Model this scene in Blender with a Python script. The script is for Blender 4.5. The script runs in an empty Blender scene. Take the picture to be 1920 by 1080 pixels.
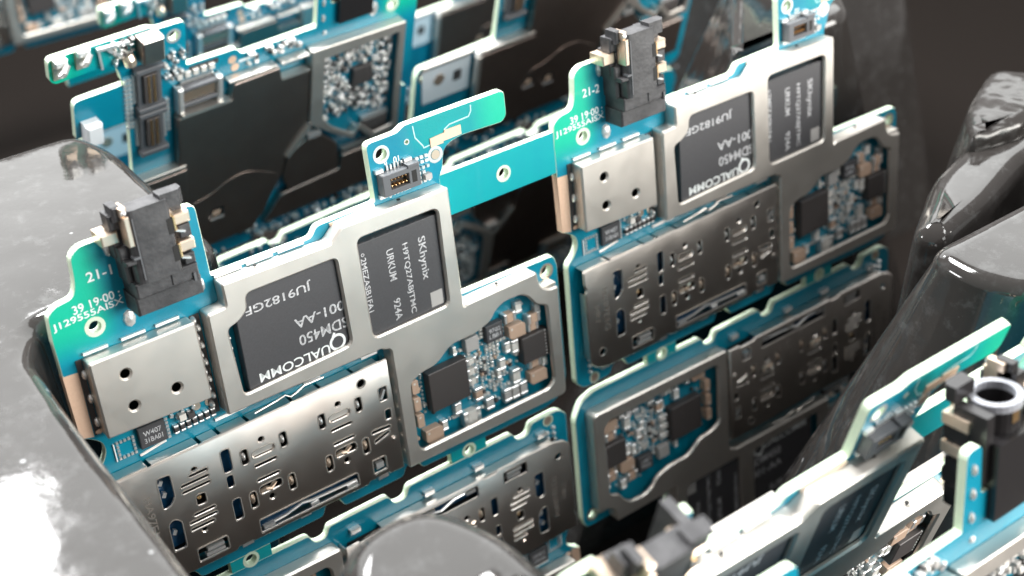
import bpy, math, random
from mathutils import Matrix, Vector
from mathutils.geometry import tessellate_polygon
PI = math.pi
S = bpy.context.scene

# ------------------------------------------------------------------ camera
cam_d = bpy.data.cameras.new('camera'); cam = bpy.data.objects.new('camera', cam_d)
S.collection.objects.link(cam); S.camera = cam
RIGHT = Vector((0.795065, -0.606434, -0.010490)); DOWN = Vector((-0.351760, -0.446946, -0.822499)); FWD = Vector((0.494102, 0.657630, -0.568670))
m = Matrix.Identity(4)
for i in range(3):
    m[i][0] = RIGHT[i]; m[i][1] = -DOWN[i]; m[i][2] = -FWD[i]
m.translation = Vector((-5.738235, -18.712786, 14.093254))
cam.matrix_world = m
cam_d.sensor_width = 36; cam_d.lens = 2771.06 / 1920 * 36
cam_d.clip_start = .5; cam_d.clip_end = 400
cam_d.dof.use_dof = True; cam_d.dof.focus_distance = 25.3; cam_d.dof.aperture_fstop = 0.175
cam_d.dof.aperture_blades = 7

# ------------------------------------------------------------------ world, lamps, exposure
W = bpy.data.worlds.new('World'); S.world = W; W.use_nodes = True
bg = W.node_tree.nodes['Background']
bg.inputs[0].default_value = (1.0, .955, .925, 1); bg.inputs[1].default_value = .38
S.view_settings.view_transform = 'Standard'; S.view_settings.look = 'None'
S.view_settings.exposure = .32; S.view_settings.gamma = 1; S.view_settings.use_curve_mapping = False

def area(name, loc, target, sx, sy, power, col=(1, 1, 1)):
    d = bpy.data.lights.new(name, 'AREA'); d.shape = 'RECTANGLE'; d.size = sx; d.size_y = sy
    d.energy = power; d.color = col
    o = bpy.data.objects.new(name, d); S.collection.objects.link(o); o.location = loc
    o.rotation_euler = (Vector(target) - Vector(loc)).to_track_quat('-Z', 'Y').to_euler()
    o['kind'] = 'structure'
    return o
area('ceiling_lamp', (6, 14, 40), (5, 0, 0), 17, 12, 62000, (1, 1, .985))
area('rear_ceiling_lamp', (36, 38, 38), (6, -2, 0), 104, 38, 40000, (.98, 1, .99))
area('ceiling_tube', (9, 41, 40), (-2, -4, 0), 9, 6, 6500, (1, 1, 1))
area('added_glare_light', (-38, 20, 15), (12, -7, -1), 9, 7, 6000, (1, 1, 1))  # added light, aimed to put a glare on the right post
area('added_rim_light', (32, -40, 58), (5, 0, 0), 26, 16, 19000, (1, 1, .98))  # added light that whitens the folded rims of the shields
area('added_front_softbox', (44, -50, 14), (8, 0, -1), 52, 25, 66000, (1, .965, .91))  # large softbox added to brighten the shield faces

# ------------------------------------------------------------------ materials
MATS = {}
def mat(name, col=(.5, .5, .5), rough=.5, metal=0., spec=.5, coat=0.):
    M = bpy.data.materials.new(name); M.use_nodes = True
    b = M.node_tree.nodes['Principled BSDF']
    b.inputs['Base Color'].default_value = (*col, 1); b.inputs['Roughness'].default_value = rough
    b.inputs['Metallic'].default_value = metal; b.inputs['Specular IOR Level'].default_value = spec
    b.inputs['Coat Weight'].default_value = coat
    MATS[name] = M
    return M, M.node_tree, b
def node(t, typ, **kw):
    n = t.nodes.new(typ)
    for k, v in kw.items(): setattr(n, k, v)
    return n
def math_n(t, op, a, b=None, clamp=False):
    n = t.nodes.new('ShaderNodeMath'); n.operation = op; n.use_clamp = clamp
    for i, x in enumerate((a, b)):
        if x is None: continue
        if isinstance(x, (int, float)): n.inputs[i].default_value = x
        else: t.links.new(x, n.inputs[i])
    return n.outputs[0]
def remap(t, x, a, b, c=0., d=1.):
    n = t.nodes.new('ShaderNodeMapRange'); n.interpolation_type = 'SMOOTHSTEP'
    t.links.new(x, n.inputs[0])
    for i, v in enumerate((a, b, c, d)): n.inputs[i + 1].default_value = v
    return n.outputs[0]
def noise(t, scale, detail=4, rough=.55, coord='Object', vec=None):
    n = t.nodes.new('ShaderNodeTexNoise'); n.inputs['Scale'].default_value = scale
    n.inputs['Detail'].default_value = detail; n.inputs['Roughness'].default_value = rough
    if vec is None:
        tc = t.nodes.new('ShaderNodeTexCoord'); vec = tc.outputs[coord]
    t.links.new(vec, n.inputs['Vector'])
    return n.outputs['Fac']
def mix(t, fac, a, b):
    n = t.nodes.new('ShaderNodeMix'); n.data_type = 'RGBA'
    if isinstance(fac, (int, float)): n.inputs[0].default_value = fac
    else: t.links.new(fac, n.inputs[0])
    for i, x in ((6, a), (7, b)):
        if isinstance(x, tuple): n.inputs[i].default_value = (*x, 1)
        else: t.links.new(x, n.inputs[i])
    return n.outputs[2]
def bump(t, b, h, strength, dist=.05):
    n = t.nodes.new('ShaderNodeBump'); n.inputs['Strength'].default_value = strength; n.inputs['Distance'].default_value = dist
    t.links.new(h, n.inputs['Height']); t.links.new(n.outputs[0], b.inputs['Normal'])

# solder mask: blue-green lacquer, greener where there is no copper under it
M, t, b = mat('solder_mask', rough=.32, coat=.25)
tc = node(t, 'ShaderNodeTexCoord'); sx = node(t, 'ShaderNodeSeparateXYZ'); t.links.new(tc.outputs['Object'], sx.inputs[0])
X, Y = sx.outputs[0], sx.outputs[1]
tab = math_n(t, 'MULTIPLY', remap(t, X, .85, .35), remap(t, Y, -.15, .55))
arm = math_n(t, 'MULTIPLY', remap(t, X, 7.4, 8.5), remap(t, Y, .9, 1.2))
mid = math_n(t, 'MULTIPLY', math_n(t, 'MULTIPLY', remap(t, X, 6.2, 6.9), remap(t, Y, 1.1, 1.5)), .35)
gr = math_n(t, 'MAXIMUM', math_n(t, 'MAXIMUM', tab, arm), mid)
v = node(t, 'ShaderNodeTexVoronoi', feature='F1'); v.inputs['Scale'].default_value = 1.3; t.links.new(tc.outputs['Object'], v.inputs['Vector'])
pour = remap(t, v.outputs['Distance'], .25, .5)
c = mix(t, pour, (.0, .215, .315), (.0, .185, .275))
n1 = noise(t, 9, 5); c = mix(t, math_n(t, 'MULTIPLY', n1, .35), c, (.0, .24, .36))
br = node(t, 'ShaderNodeTexBrick'); br.inputs['Scale'].default_value = 5.2; br.inputs['Mortar Size'].default_value = .012; br.inputs['Brick Width'].default_value = .9; br.inputs['Row Height'].default_value = .16
t.links.new(tc.outputs['Object'], br.inputs['Vector'])
c = mix(t, math_n(t, 'MULTIPLY', math_n(t, 'MULTIPLY', br.outputs['Fac'], remap(t, noise(t, 1.4, 2), .5, .6)), .45), c, (.0, .27, .42))
c = mix(t, gr, c, mix(t, noise(t, 6, 5), (.0, .40, .26), (.01, .45, .30)))
t.links.new(c, b.inputs['Base Color'])
bump(t, b, noise(t, 26, 2), .06)
M, t, b = mat('joint_mask', (.0, .33, .33), .32, coat=.25)
c = mix(t, noise(t, 2.2, 3), (.0, .27, .33), (.0, .33, .34)); t.links.new(c, b.inputs['Base Color'])
M, t, b = mat('board_edge', (.55, .66, .50), .6)
c = mix(t, noise(t, 14, 4), (.46, .62, .46), (.68, .74, .60)); t.links.new(c, b.inputs['Base Color'])
M, t, b = mat('bare_copper', (.72, .50, .36), .5, .25)
c = mix(t, noise(t, 20, 5), (.66, .44, .31), (.78, .56, .42)); t.links.new(c, b.inputs['Base Color'])
mat('white_ink', (.78, .82, .82), .6)
mat('pale_trace', (.42, .66, .66), .5)
M, t, b = mat('nickel_silver', (.66, .635, .60), .36, .9)
n1 = noise(t, 1.2, 3); c = mix(t, n1, (.68, .645, .595), (.73, .695, .65)); t.links.new(c, b.inputs['Base Color'])
mp = node(t, 'ShaderNodeMapping'); mp.inputs['Scale'].default_value = (1, .12, 1); mp.inputs['Rotation'].default_value = (0, 0, .9)
tc = node(t, 'ShaderNodeTexCoord'); t.links.new(tc.outputs['Object'], mp.inputs[0])
fine = remap(t, noise(t, 34, 3, vec=mp.outputs[0]), .60, .74)
t.links.new(math_n(t, 'SUBTRACT', remap(t, noise(t, 1.6, 4), .3, .7, .41, .46), math_n(t, 'MULTIPLY', fine, .08)), b.inputs['Roughness'])
bump(t, b, noise(t, .7, 2), .015, .2)
M, t, b = mat('steel_cover', (.60, .57, .54), .22, 1.)
c = mix(t, noise(t, 1.4, 3), (.74, .69, .64), (.80, .755, .71)); t.links.new(c, b.inputs['Base Color'])
t.links.new(remap(t, noise(t, 1.3, 4), .3, .7, .31, .37), b.inputs['Roughness'])
tc = node(t, 'ShaderNodeTexCoord'); sx = node(t, 'ShaderNodeSeparateXYZ'); t.links.new(tc.outputs['Object'], sx.inputs[0])
tilt = math_n(t, 'ADD', math_n(t, 'MULTIPLY', math_n(t, 'ADD', sx.outputs[1], 3.25), .27), math_n(t, 'MULTIPLY', math_n(t, 'SUBTRACT', noise(t, .8, 2), .5), .16))
cx = node(t, 'ShaderNodeCombineXYZ'); t.links.new(tilt, cx.inputs[1]); t.links.new(math_n(t, 'MULTIPLY', math_n(t, 'ADD', sx.outputs[0], -2.6), .02), cx.inputs[0])
vt = node(t, 'ShaderNodeVectorTransform', vector_type='VECTOR', convert_from='OBJECT', convert_to='WORLD'); t.links.new(cx.outputs[0], vt.inputs[0])
ge = node(t, 'ShaderNodeNewGeometry'); va = node(t, 'ShaderNodeVectorMath', operation='ADD'); t.links.new(ge.outputs['Normal'], va.inputs[0]); t.links.new(vt.outputs[0], va.inputs[1])
vn = node(t, 'ShaderNodeVectorMath', operation='NORMALIZE'); t.links.new(va.outputs[0], vn.inputs[0]); t.links.new(vn.outputs[0], b.inputs['Normal'])
M, t, b = mat('dark_shield', (.26, .225, .205), .36, 1.)
c = mix(t, noise(t, 1.6, 4), (.34, .28, .25), (.44, .37, .335)); t.links.new(c, b.inputs['Base Color'])
mat('solder', (.84, .84, .83), .3, .72)
mat('gold', (.86, .58, .30), .28, 1.)
mat('contact_metal', (.84, .68, .54), .30, .8)
M, t, b = mat('chip_black', (.035, .036, .040), .48)
c = mix(t, noise(t, 30, 4), (.045, .045, .049), (.072, .072, .078)); t.links.new(c, b.inputs['Base Color'])
M, t, b = mat('chip_brown', (.06, .053, .052), .42)
M, t, b = mat('jack_plastic', (.04, .04, .044), .46)
n1 = noise(t, 3.5, 6); c = mix(t, remap(t, n1, .35, .7), (.030, .030, .033), (.062, .062, .066)); t.links.new(c, b.inputs['Base Color'])
bump(t, b, noise(t, 14, 5), .15)
mat('dark_plastic', (.014, .013, .014), .3)
mat('plastic_grey', (.10, .105, .115), .42)
mat('plastic_pale', (.26, .27, .30), .4)
M, t, b = mat('chip_ink', (.5, .5, .52), .6)
t.links.new(mix(t, remap(t, noise(t, 22, 3), .35, .65), (.34, .345, .36), (.60, .61, .63)), b.inputs['Base Color'])
mat('etched', (.34, .31, .28), .55, .6)
mat('painted_hole_shade', (.006, .006, .006), .7)  # near-black colour painted in for the shade inside openings
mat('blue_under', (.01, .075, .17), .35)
mat('cap_tan', (.50, .35, .26), .45)
mat('cap_white', (.66, .64, .60), .4)
mat('cap_grey', (.40, .39, .38), .4)
mat('cap_dark', (.06, .055, .055), .4)
mat('label_white', (.80, .83, .86), .55)
mat('orange_mark', (.75, .33, .18), .5)

mat('tray_bottom', (.009, .007, .006), .7, spec=.05)
M, t, b = mat('crinkled_plastic', (.02, .018, .017), .24, spec=.6)
bump(t, b, noise(t, 1.1, 2), .45, .5)
# glossy black vacuum-formed plastic, scuffed and dusty
M, t, b = mat('tray_plastic', (.012, .011, .012), .2, spec=.5, coat=.0)
tc = node(t, 'ShaderNodeTexCoord')
mp = node(t, 'ShaderNodeMapping'); mp.inputs['Scale'].default_value = (1.0, .28, 1); mp.inputs['Rotation'].default_value = (0, 0, .5)
t.links.new(tc.outputs['Object'], mp.inputs[0])
dust = remap(t, noise(t, 2.6, 9, .72), .50, .70)
scr = remap(t, noise(t, 16, 6, .7, vec=mp.outputs[0]), .68, .76)
spk = node(t, 'ShaderNodeTexVoronoi', feature='F1'); spk.inputs['Scale'].default_value = 1.1; t.links.new(tc.outputs['Object'], spk.inputs['Vector'])
dots = remap(t, spk.outputs['Distance'], .06, .03)
d1 = math_n(t, 'MAXIMUM', math_n(t, 'MULTIPLY', dust, .05), math_n(t, 'MAXIMUM', math_n(t, 'MULTIPLY', scr, .16), math_n(t, 'MULTIPLY', dots, .5)))
c = mix(t, d1, (.022, .020, .019), (.42, .43, .44)); t.links.new(c, b.inputs['Base Color'])
t.links.new(remap(t, noise(t, 3.2, 8, .65),  .35, .75, .05, .12), b.inputs['Roughness'])
hh = math_n(t, 'ADD', noise(t, .38, 2), math_n(t, 'MULTIPLY', noise(t, 5, 4), .03))
bump(t, b, hh, .22, .30)

# ------------------------------------------------------------------ mesh builder in board coordinates
# u runs along the board, v down it, h out of its face;  local x = u, y = -v, z = h
FONT = {}
def glyphs(s):
    if s not in FONT:
        cu = bpy.data.curves.new('lettering', 'FONT'); cu.body = s; cu.size = 1; cu.align_x = 'CENTER'; cu.align_y = 'CENTER'; cu.resolution_u = 3; cu.offset = .012
        o = bpy.data.objects.new('lettering', cu); S.collection.objects.link(o)
        bpy.context.view_layer.update()
        me = bpy.data.meshes.new_from_object(o.evaluated_get(bpy.context.evaluated_depsgraph_get()))
        vs = [(q.co.x, q.co.y) for q in me.vertices]; fs = [tuple(p.vertices) for p in me.polygons]
        xs = [p[0] for p in vs]; ys = [p[1] for p in vs]
        cx, cy = (min(xs) + max(xs)) / 2, (min(ys) + max(ys)) / 2
        w, hgt = max(xs) - min(xs), max(ys) - min(ys)
        FONT[s] = ([((x - cx) / w, (y - cy) / hgt) for x, y in vs], fs)
        bpy.data.objects.remove(o); bpy.data.curves.remove(cu); bpy.data.meshes.remove(me)
    return FONT[s]
def area2(p): return sum(p[i][0] * p[(i + 1) % len(p)][1] - p[(i + 1) % len(p)][0] * p[i][1] for i in range(len(p))) / 2
def offs(p, d):
    """move every edge of a closed polygon inwards by d"""
    s = 1 if area2(p) > 0 else -1; n = len(p); out = []
    for i in range(n):
        a, b_, c_ = Vector(p[i - 1]), Vector(p[i]), Vector(p[(i + 1) % n])
        e1 = (b_ - a).normalized(); e2 = (c_ - b_).normalized()
        n1 = Vector((-e1.y, e1.x)) * s; n2 = Vector((-e2.y, e2.x)) * s
        k = n1 + n2; L = k.length_squared
        if L < .15: k = n1; L = 1.; out.append(tuple(b_ + n1 * d)); continue
        out.append(tuple(b_ + k * (2 * d / L)))
    return out
def rnd(p, r, n=4):
    """round the corners of a polygon; a point may carry its own radius as third value"""
    out = []; N = len(p)
    for i in range(N):
        rr = p[i][2] if len(p[i]) > 2 else r
        a, b_, c_ = Vector(p[i - 1][:2]), Vector(p[i][:2]), Vector(p[(i + 1) % N][:2])
        l1, l2 = (a - b_).length, (c_ - b_).length
        k = min(rr, l1 * .45, l2 * .45)
        if k < .004: out.append(tuple(b_)); continue
        p0 = b_ + (a - b_).normalized() * k; p2 = b_ + (c_ - b_).normalized() * k
        for j in range(n + 1):
            q = j / n; out.append(tuple((1 - q) ** 2 * p0 + 2 * q * (1 - q) * b_ + q * q * p2))
    return out
def circ(u, v, r, n=16, ry=None): return [(u + r * math.cos(2 * PI * i / n), v + (ry or r) * math.sin(2 * PI * i / n)) for i in range(n)]
def rect(u0, v0, u1, v1): return [(u0, v0), (u1, v0), (u1, v1), (u0, v1)]
def slot(u, v, l, w, ang=0, n=4):
    """stadium-shaped slot centred at u, v"""
    pts = []
    for k in range(n + 1): a = -PI / 2 + PI * k / n; pts.append((l / 2 - w / 2 + w / 2 * math.cos(a), w / 2 * math.sin(a)))
    for k in range(n + 1): a = PI / 2 + PI * k / n; pts.append((-l / 2 + w / 2 + w / 2 * math.cos(a), w / 2 * math.sin(a)))
    c_, s_ = math.cos(ang), math.sin(ang)
    return [(u + x * c_ - y * s_, v + x * s_ + y * c_) for x, y in pts]
flat_xf = lambda a, b_, c_: (a, -b_, c_)
class MB:
    def __init__(s): s.v = []; s.f = []; s.m = []; s.mats = []
    def mi(s, name):
        if name not in s.mats: s.mats.append(name)
        return s.mats.index(name)
    def add(s, vs, fs, m_):
        k = len(s.v); s.v += vs; i = s.mi(m_)
        for f in fs: s.f.append(tuple(k + q for q in f)); s.m.append(i)
    def prism(s, outer, h0, h1, m_, side=None, holes=(), ch=0., xf=flat_xf, back=None):
        side = side or m_; loops = [outer] + list(holes)
        tops = [offs(l, ch if i == 0 else -ch) if ch else l for i, l in enumerate(loops)]
        base = len(s.v)
        def cap(ls, h):
            tri = tessellate_polygon([[Vector((x, y, 0)) for x, y in l] for l in ls])
            flat = [p for l in ls for p in l]
            return [xf(x, y, h) for x, y in flat], [tuple(f) for f in tri]
        vs, fs = cap(tops, h1); s.add(vs, fs, m_)
        vs, fs = cap(loops, h0); s.add(vs, [f[::-1] for f in fs], back or m_)
        for lo, tp in zip(loops, tops):
            n = len(lo)
            zs = [(lo, h0), (lo, h1 - ch)] + ([(tp, h1)] if ch else [])
            vs = [xf(x, y, h) for l, h in zs for x, y in l]; fs = []
            for r in range(len(zs) - 1):
                for i in range(n): j = (i + 1) % n; fs.append((r * n + i, r * n + j, r * n + n + j, r * n + n + i))
            s.add(vs, fs, side)
        return s
    def box(s, u0, v0, u1, v1, h0, h1, m_, ch=0.):
        return s.prism(rect(u0, v0, u1, v1), h0, h1, m_, ch=ch)
    def rbox(s, u, v, w, l, ang, h0, h1, m_, ch=0.):
        c_, s_ = math.cos(ang), math.sin(ang)
        return s.prism([(u + x * c_ - y * s_, v + x * s_ + y * c_) for x, y in ((-w / 2, -l / 2), (w / 2, -l / 2), (w / 2, l / 2), (-w / 2, l / 2))], h0, h1, m_, ch=ch)
    def cyl(s, u, v, r, h0, h1, m_, n=14, ch=0.): return s.prism(circ(u, v, r, n), h0, h1, m_, ch=ch)
    def ring(s, u, v, r0, r1, h0, h1, m_, n=18): return s.prism(circ(u, v, r1, n), h0, h1, m_, holes=[circ(u, v, r0, n)])
    def line(s, pts, w, h0, h1, m_):
        for a, b_ in zip(pts, pts[1:]):
            d = Vector(b_) - Vector(a); s.rbox((a[0] + b_[0]) / 2, (a[1] + b_[1]) / 2, d.length + w * .8, w, math.atan2(d.y, d.x), h0, h1, m_)
        return s
    def text(s, txt, u, v, w, hgt, h, m_, rot=0.):
        vs, fs = glyphs(txt); c_, s_ = math.cos(rot), math.sin(rot)
        o = []
        for x, y in vs:
            x, y = x * w, y * hgt
            o.append((u + x * c_ - y * s_, -v + x * s_ + y * c_, h))
        s.add(o, fs, m_); return s
    def tube(s, pts, r, m_, n=8):
        """round wire through 3-D points (u, v, h)"""
        P3 = [Vector((p[0], -p[1], p[2])) for p in pts]; rings = []
        for i, p in enumerate(P3):
            d = (P3[min(i + 1, len(P3) - 1)] - P3[max(i - 1, 0)]).normalized()
            a = d.orthogonal().normalized(); b_ = d.cross(a)
            rings += [tuple(p + (a * math.cos(2 * PI * k / n) + b_ * math.sin(2 * PI * k / n)) * r) for k in range(n)]
        fs = [(i * n + k, i * n + (k + 1) % n, (i + 1) * n + (k + 1) % n, (i + 1) * n + k) for i in range(len(P3) - 1) for k in range(n)]
        fs += [tuple(range(n))[::-1], tuple((len(P3) - 1) * n + k for k in range(n))]
        s.add(rings, fs, m_); return s
    def blob(s, u, v, h, ru, rv, rh, m_, n=8):
        """half-round blob of solder sitting on a face"""
        vs = []; fs = []
        for r in range(3):
            a = PI / 2 * r / 3
            vs += [(u + ru * math.cos(a) * math.cos(2 * PI * k / n), -v + rv * math.cos(a) * math.sin(2 * PI * k / n), h + rh * math.sin(a)) for k in range(n)]
        vs.append((u, -v, h + rh))
        for r in range(2): fs += [(r * n + k, r * n + (k + 1) % n, r * n + n + (k + 1) % n, r * n + n + k) for k in range(n)]
        fs += [(2 * n + k, 2 * n + (k + 1) % n, 3 * n) for k in range(n)]
        s.add(vs, fs, m_); return s
    def data(s, name, smooth=False):
        import bmesh
        me = bpy.data.meshes.new(name); me.from_pydata(s.v, [], s.f)
        for k in s.mats: me.materials.append(MATS[k])
        me.polygons.foreach_set('material_index', s.m)
        bm = bmesh.new(); bm.from_mesh(me); bmesh.ops.recalc_face_normals(bm, faces=bm.faces); bm.to_mesh(me); bm.free()
        if smooth: me.polygons.foreach_set('use_smooth', [True] * len(me.polygons))
        me.update(); return me
    def build(s, name, parent=None, smooth=False):
        o = bpy.data.objects.new(name, s.data(name, smooth)); S.collection.objects.link(o)
        if parent: o.parent = parent
        return o
def tag(o, label=None, cat=None, group=None, kind=None):
    for k, v_ in (('label', label), ('category', cat), ('group', group), ('kind', kind)):
        if v_: o[k] = v_
    return o
def empty(name, mw=None):
    o = bpy.data.objects.new(name, None); S.collection.objects.link(o); o.empty_display_size = .3
    if mw is not None: o.matrix_world = mw
    return o
def frame(A, t_):
    q = Matrix.Identity(4)
    for i in range(3):
        for j in range(3): q[i][j] = A[i][j]
        q[i][3] = t_[i]
    return q
def copy_tree(o, parent=None):
    c_ = o.copy(); S.collection.objects.link(c_); c_.parent = parent
    for ch_ in list(o.children): copy_tree(ch_, c_)
    return c_

HP, HB = -.32, -.47           # front and back face of the bare board; h = 0 is the shields' front

# ------------------------------------------------------------------ tray
def post(name, outline, zt, zb, r, draft, parent, rc=.6, rings=6, mt='tray_plastic', ylim=None):
    """a moulded post: flat top, rolled edge, walls that splay outwards towards the bottom"""
    p = rnd(outline, rc, 7)
    # resample so that the wall shades smoothly
    lv = [(offs(p, r), zt)]
    for k in range(1, rings + 1):
        a = PI / 2 * k / rings; lv.append((offs(p, r * (1 - math.sin(a))), zt - r * (1 - math.cos(a))))
    for k in range(1, 5):
        z = zt - r + (zb - zt + r) * k / 4; lv.append((offs(p, -draft * (zt - r - z)), z))
    if ylim: lv = [([(x, min(max(y, ylim[0]), ylim[1])) for x, y in l], z) for l, z in lv]
    n = len(p); mb = MB()
    vs = [(x, y, z) for l, z in lv for x, y in l]
    fs = [(i * n + k, i * n + (k + 1) % n, (i + 1) * n + (k + 1) % n, (i + 1) * n + k) for i in range(len(lv) - 1) for k in range(n)]
    mb.add(vs, fs, mt)
    tri = tessellate_polygon([[Vector((x, y, 0)) for x, y in lv[0][0]]])
    k0 = len(mb.v); mb.add([(x, y, zt) for x, y in lv[0][0]], [tuple(f) for f in tri], mt)
    import bmesh
    me = mb.data(name, True)
    bm = bmesh.new(); bm.from_mesh(me); bmesh.ops.remove_doubles(bm, verts=bm.verts, dist=1e-5); bmesh.ops.recalc_face_normals(bm, faces=bm.faces)
    bm.to_mesh(me); bm.free(); me.polygons.foreach_set('use_smooth', [True] * len(me.polygons))
    o = bpy.data.objects.new(name, me); S.collection.objects.link(o); o.parent = parent
    return o
tray = tag(empty('parts_tray'), 'glossy black moulded plastic tray whose scuffed posts hold the circuit boards upright', 'tray')
ZF = -11.6
MB().prism(rect(-45, -45, 60, 60), ZF - .3, ZF, 'tray_bottom').build('tray_floor', tray)
o = post('divider_post', [(-14, 6.6), (2.75, 6.5, 1.2), (3.05, 5.4, .6), (3.0, .95, .7), (-.40, .85, .6), (-.76, .2, .6), (-.86, -1.4), (-.98, -8.2, 1.0), (-14, -8.6)], .5, ZF, .34, .10, tray, .6)
o['label'] = 'broad scuffed post on the left with a bright worn top'
o = post('divider_post', [(.10, -7.1, .7), (.9, -6.05, .8), (2.2, -6.05, .8), (2.75, -7.2, .6), (2.75, -8.6, .5), (-.1, -8.6, .5)], .5, ZF, .5, .06, tray, .6)
o['label'] = 'narrow rounded post at the bottom edge of the photo'
o = post('divider_post', [(12.2, -6.35, .7), (16.5, -6.35, .4), (30, -6.2), (30, -8.7), (12.6, -8.3, .5), (12.15, -7.4, .4)], .5, ZF, .30, .36, tray, .5, ylim=(-8.65, -4.2))
o['label'] = 'grey topped post on the right with a glaring side'
o = post('divider_post', [(14.75, .95, .4), (18.5, .95, .5), (21, 4.2), (18.6, 4.8, .5)], .5, ZF, .3, .34, tray, .5, ylim=(.9, 6.2))
o['label'] = 'blurred grey post behind the upper right board'
o = post('tray_rim', [(13.7, -5.0, .3), (15.5, -3.95, .5), (17.8, -3.3, .5), (19.8, -2.2, .5), (24, -2.2), (24, -4.6), (17.5, -4.7, .5), (15.6, -5.3, .4), (14.0, -5.6, .3)], -.3, ZF, .42, .04, tray, .4)
o['label'] = 'rounded glossy ridge between the two right posts'
o = post('divider_post', [(24.5, 8.5, .8), (29, 8.5), (29, 13.5), (24.2, 13.5, .8)], .3, ZF, .6, .25, tray, .6)
o['label'] = 'dim rounded post far back at the top right'
o = post('film_crease', [(16.6, -3.9, .3), (17.6, -3.0, .4), (19.4, -2.2, .4), (20.2, -3.2, .4), (18.0, -4.2, .4)], .1, -1.6, .3, .15, tray, .3, 6, 'crinkled_plastic')
o['label'] = 'crinkled shiny patch at the right edge'

# ------------------------------------------------------------------ the board seen from its component side
OUT = [(.86, -1.82), (.41, -1.82, .12), (.24, -1.70, .16), (.21, -1.25, .2), (.14, -1.03, .2), (-.18, -.99, .2), (-.33, -.88, .12), (-.36, -.42), (-.35, .2),
       (-.34, 1.40, .02), (-.20, 1.46, .1), (-.02, 1.60, .14), (.01, 1.80, .14), (-.10, 2.0, .14), (-.28, 2.13, .12), (-.32, 4.90, .1), (-.12, 5.07, .12),
       (.58, 5.05, .08), (.68, 4.82, .1), (.96, 4.82, .1), (1.06, 5.03, .08), (3.58, 5.03, .08), (3.68, 4.80, .1), (3.95, 4.80, .1), (4.05, 5.03, .08),
       (5.38, 5.03, .08), (5.47, 4.82, .1), (5.72, 4.82, .1), (5.82, 5.04, .08), (8.9, 5.08, .12), (9.25, 4.95, .12), (9.44, 4.6, .1), (9.46, 1.98, .1), (9.38, 1.78, .08),
       (7.04, 1.74, .05), (7.04, -.70), (7.13, -.86, .05), (7.20, -1.24, .2), (7.56, -1.34, .2), (8.52, -1.30, .06), (8.63, -1.40, .1), (8.63, -1.90, .12), (6.45, -1.90, .06), (6.28, -1.81, .06),
       (5.64, -1.80, .12), (5.66, -.70, .05), (4.45, -.68, .12), (4.34, -.50, .12), (2.42, -.52, .04), (2.40, -1.84, .12), (2.10, -1.84, .1), (2.06, -1.0, .08), (1.0, -1.0, .06), (.92, -1.76, .05)]
OUT = [(p[0], p[1], p[2] if len(p) > 2 else .02) for p in OUT]
HOLES = [circ(.35, -.42, .105), circ(5.92, -1.52, .115), circ(6.46, -1.58, .035, 8), circ(9.19, 2.05, .12)]
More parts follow.
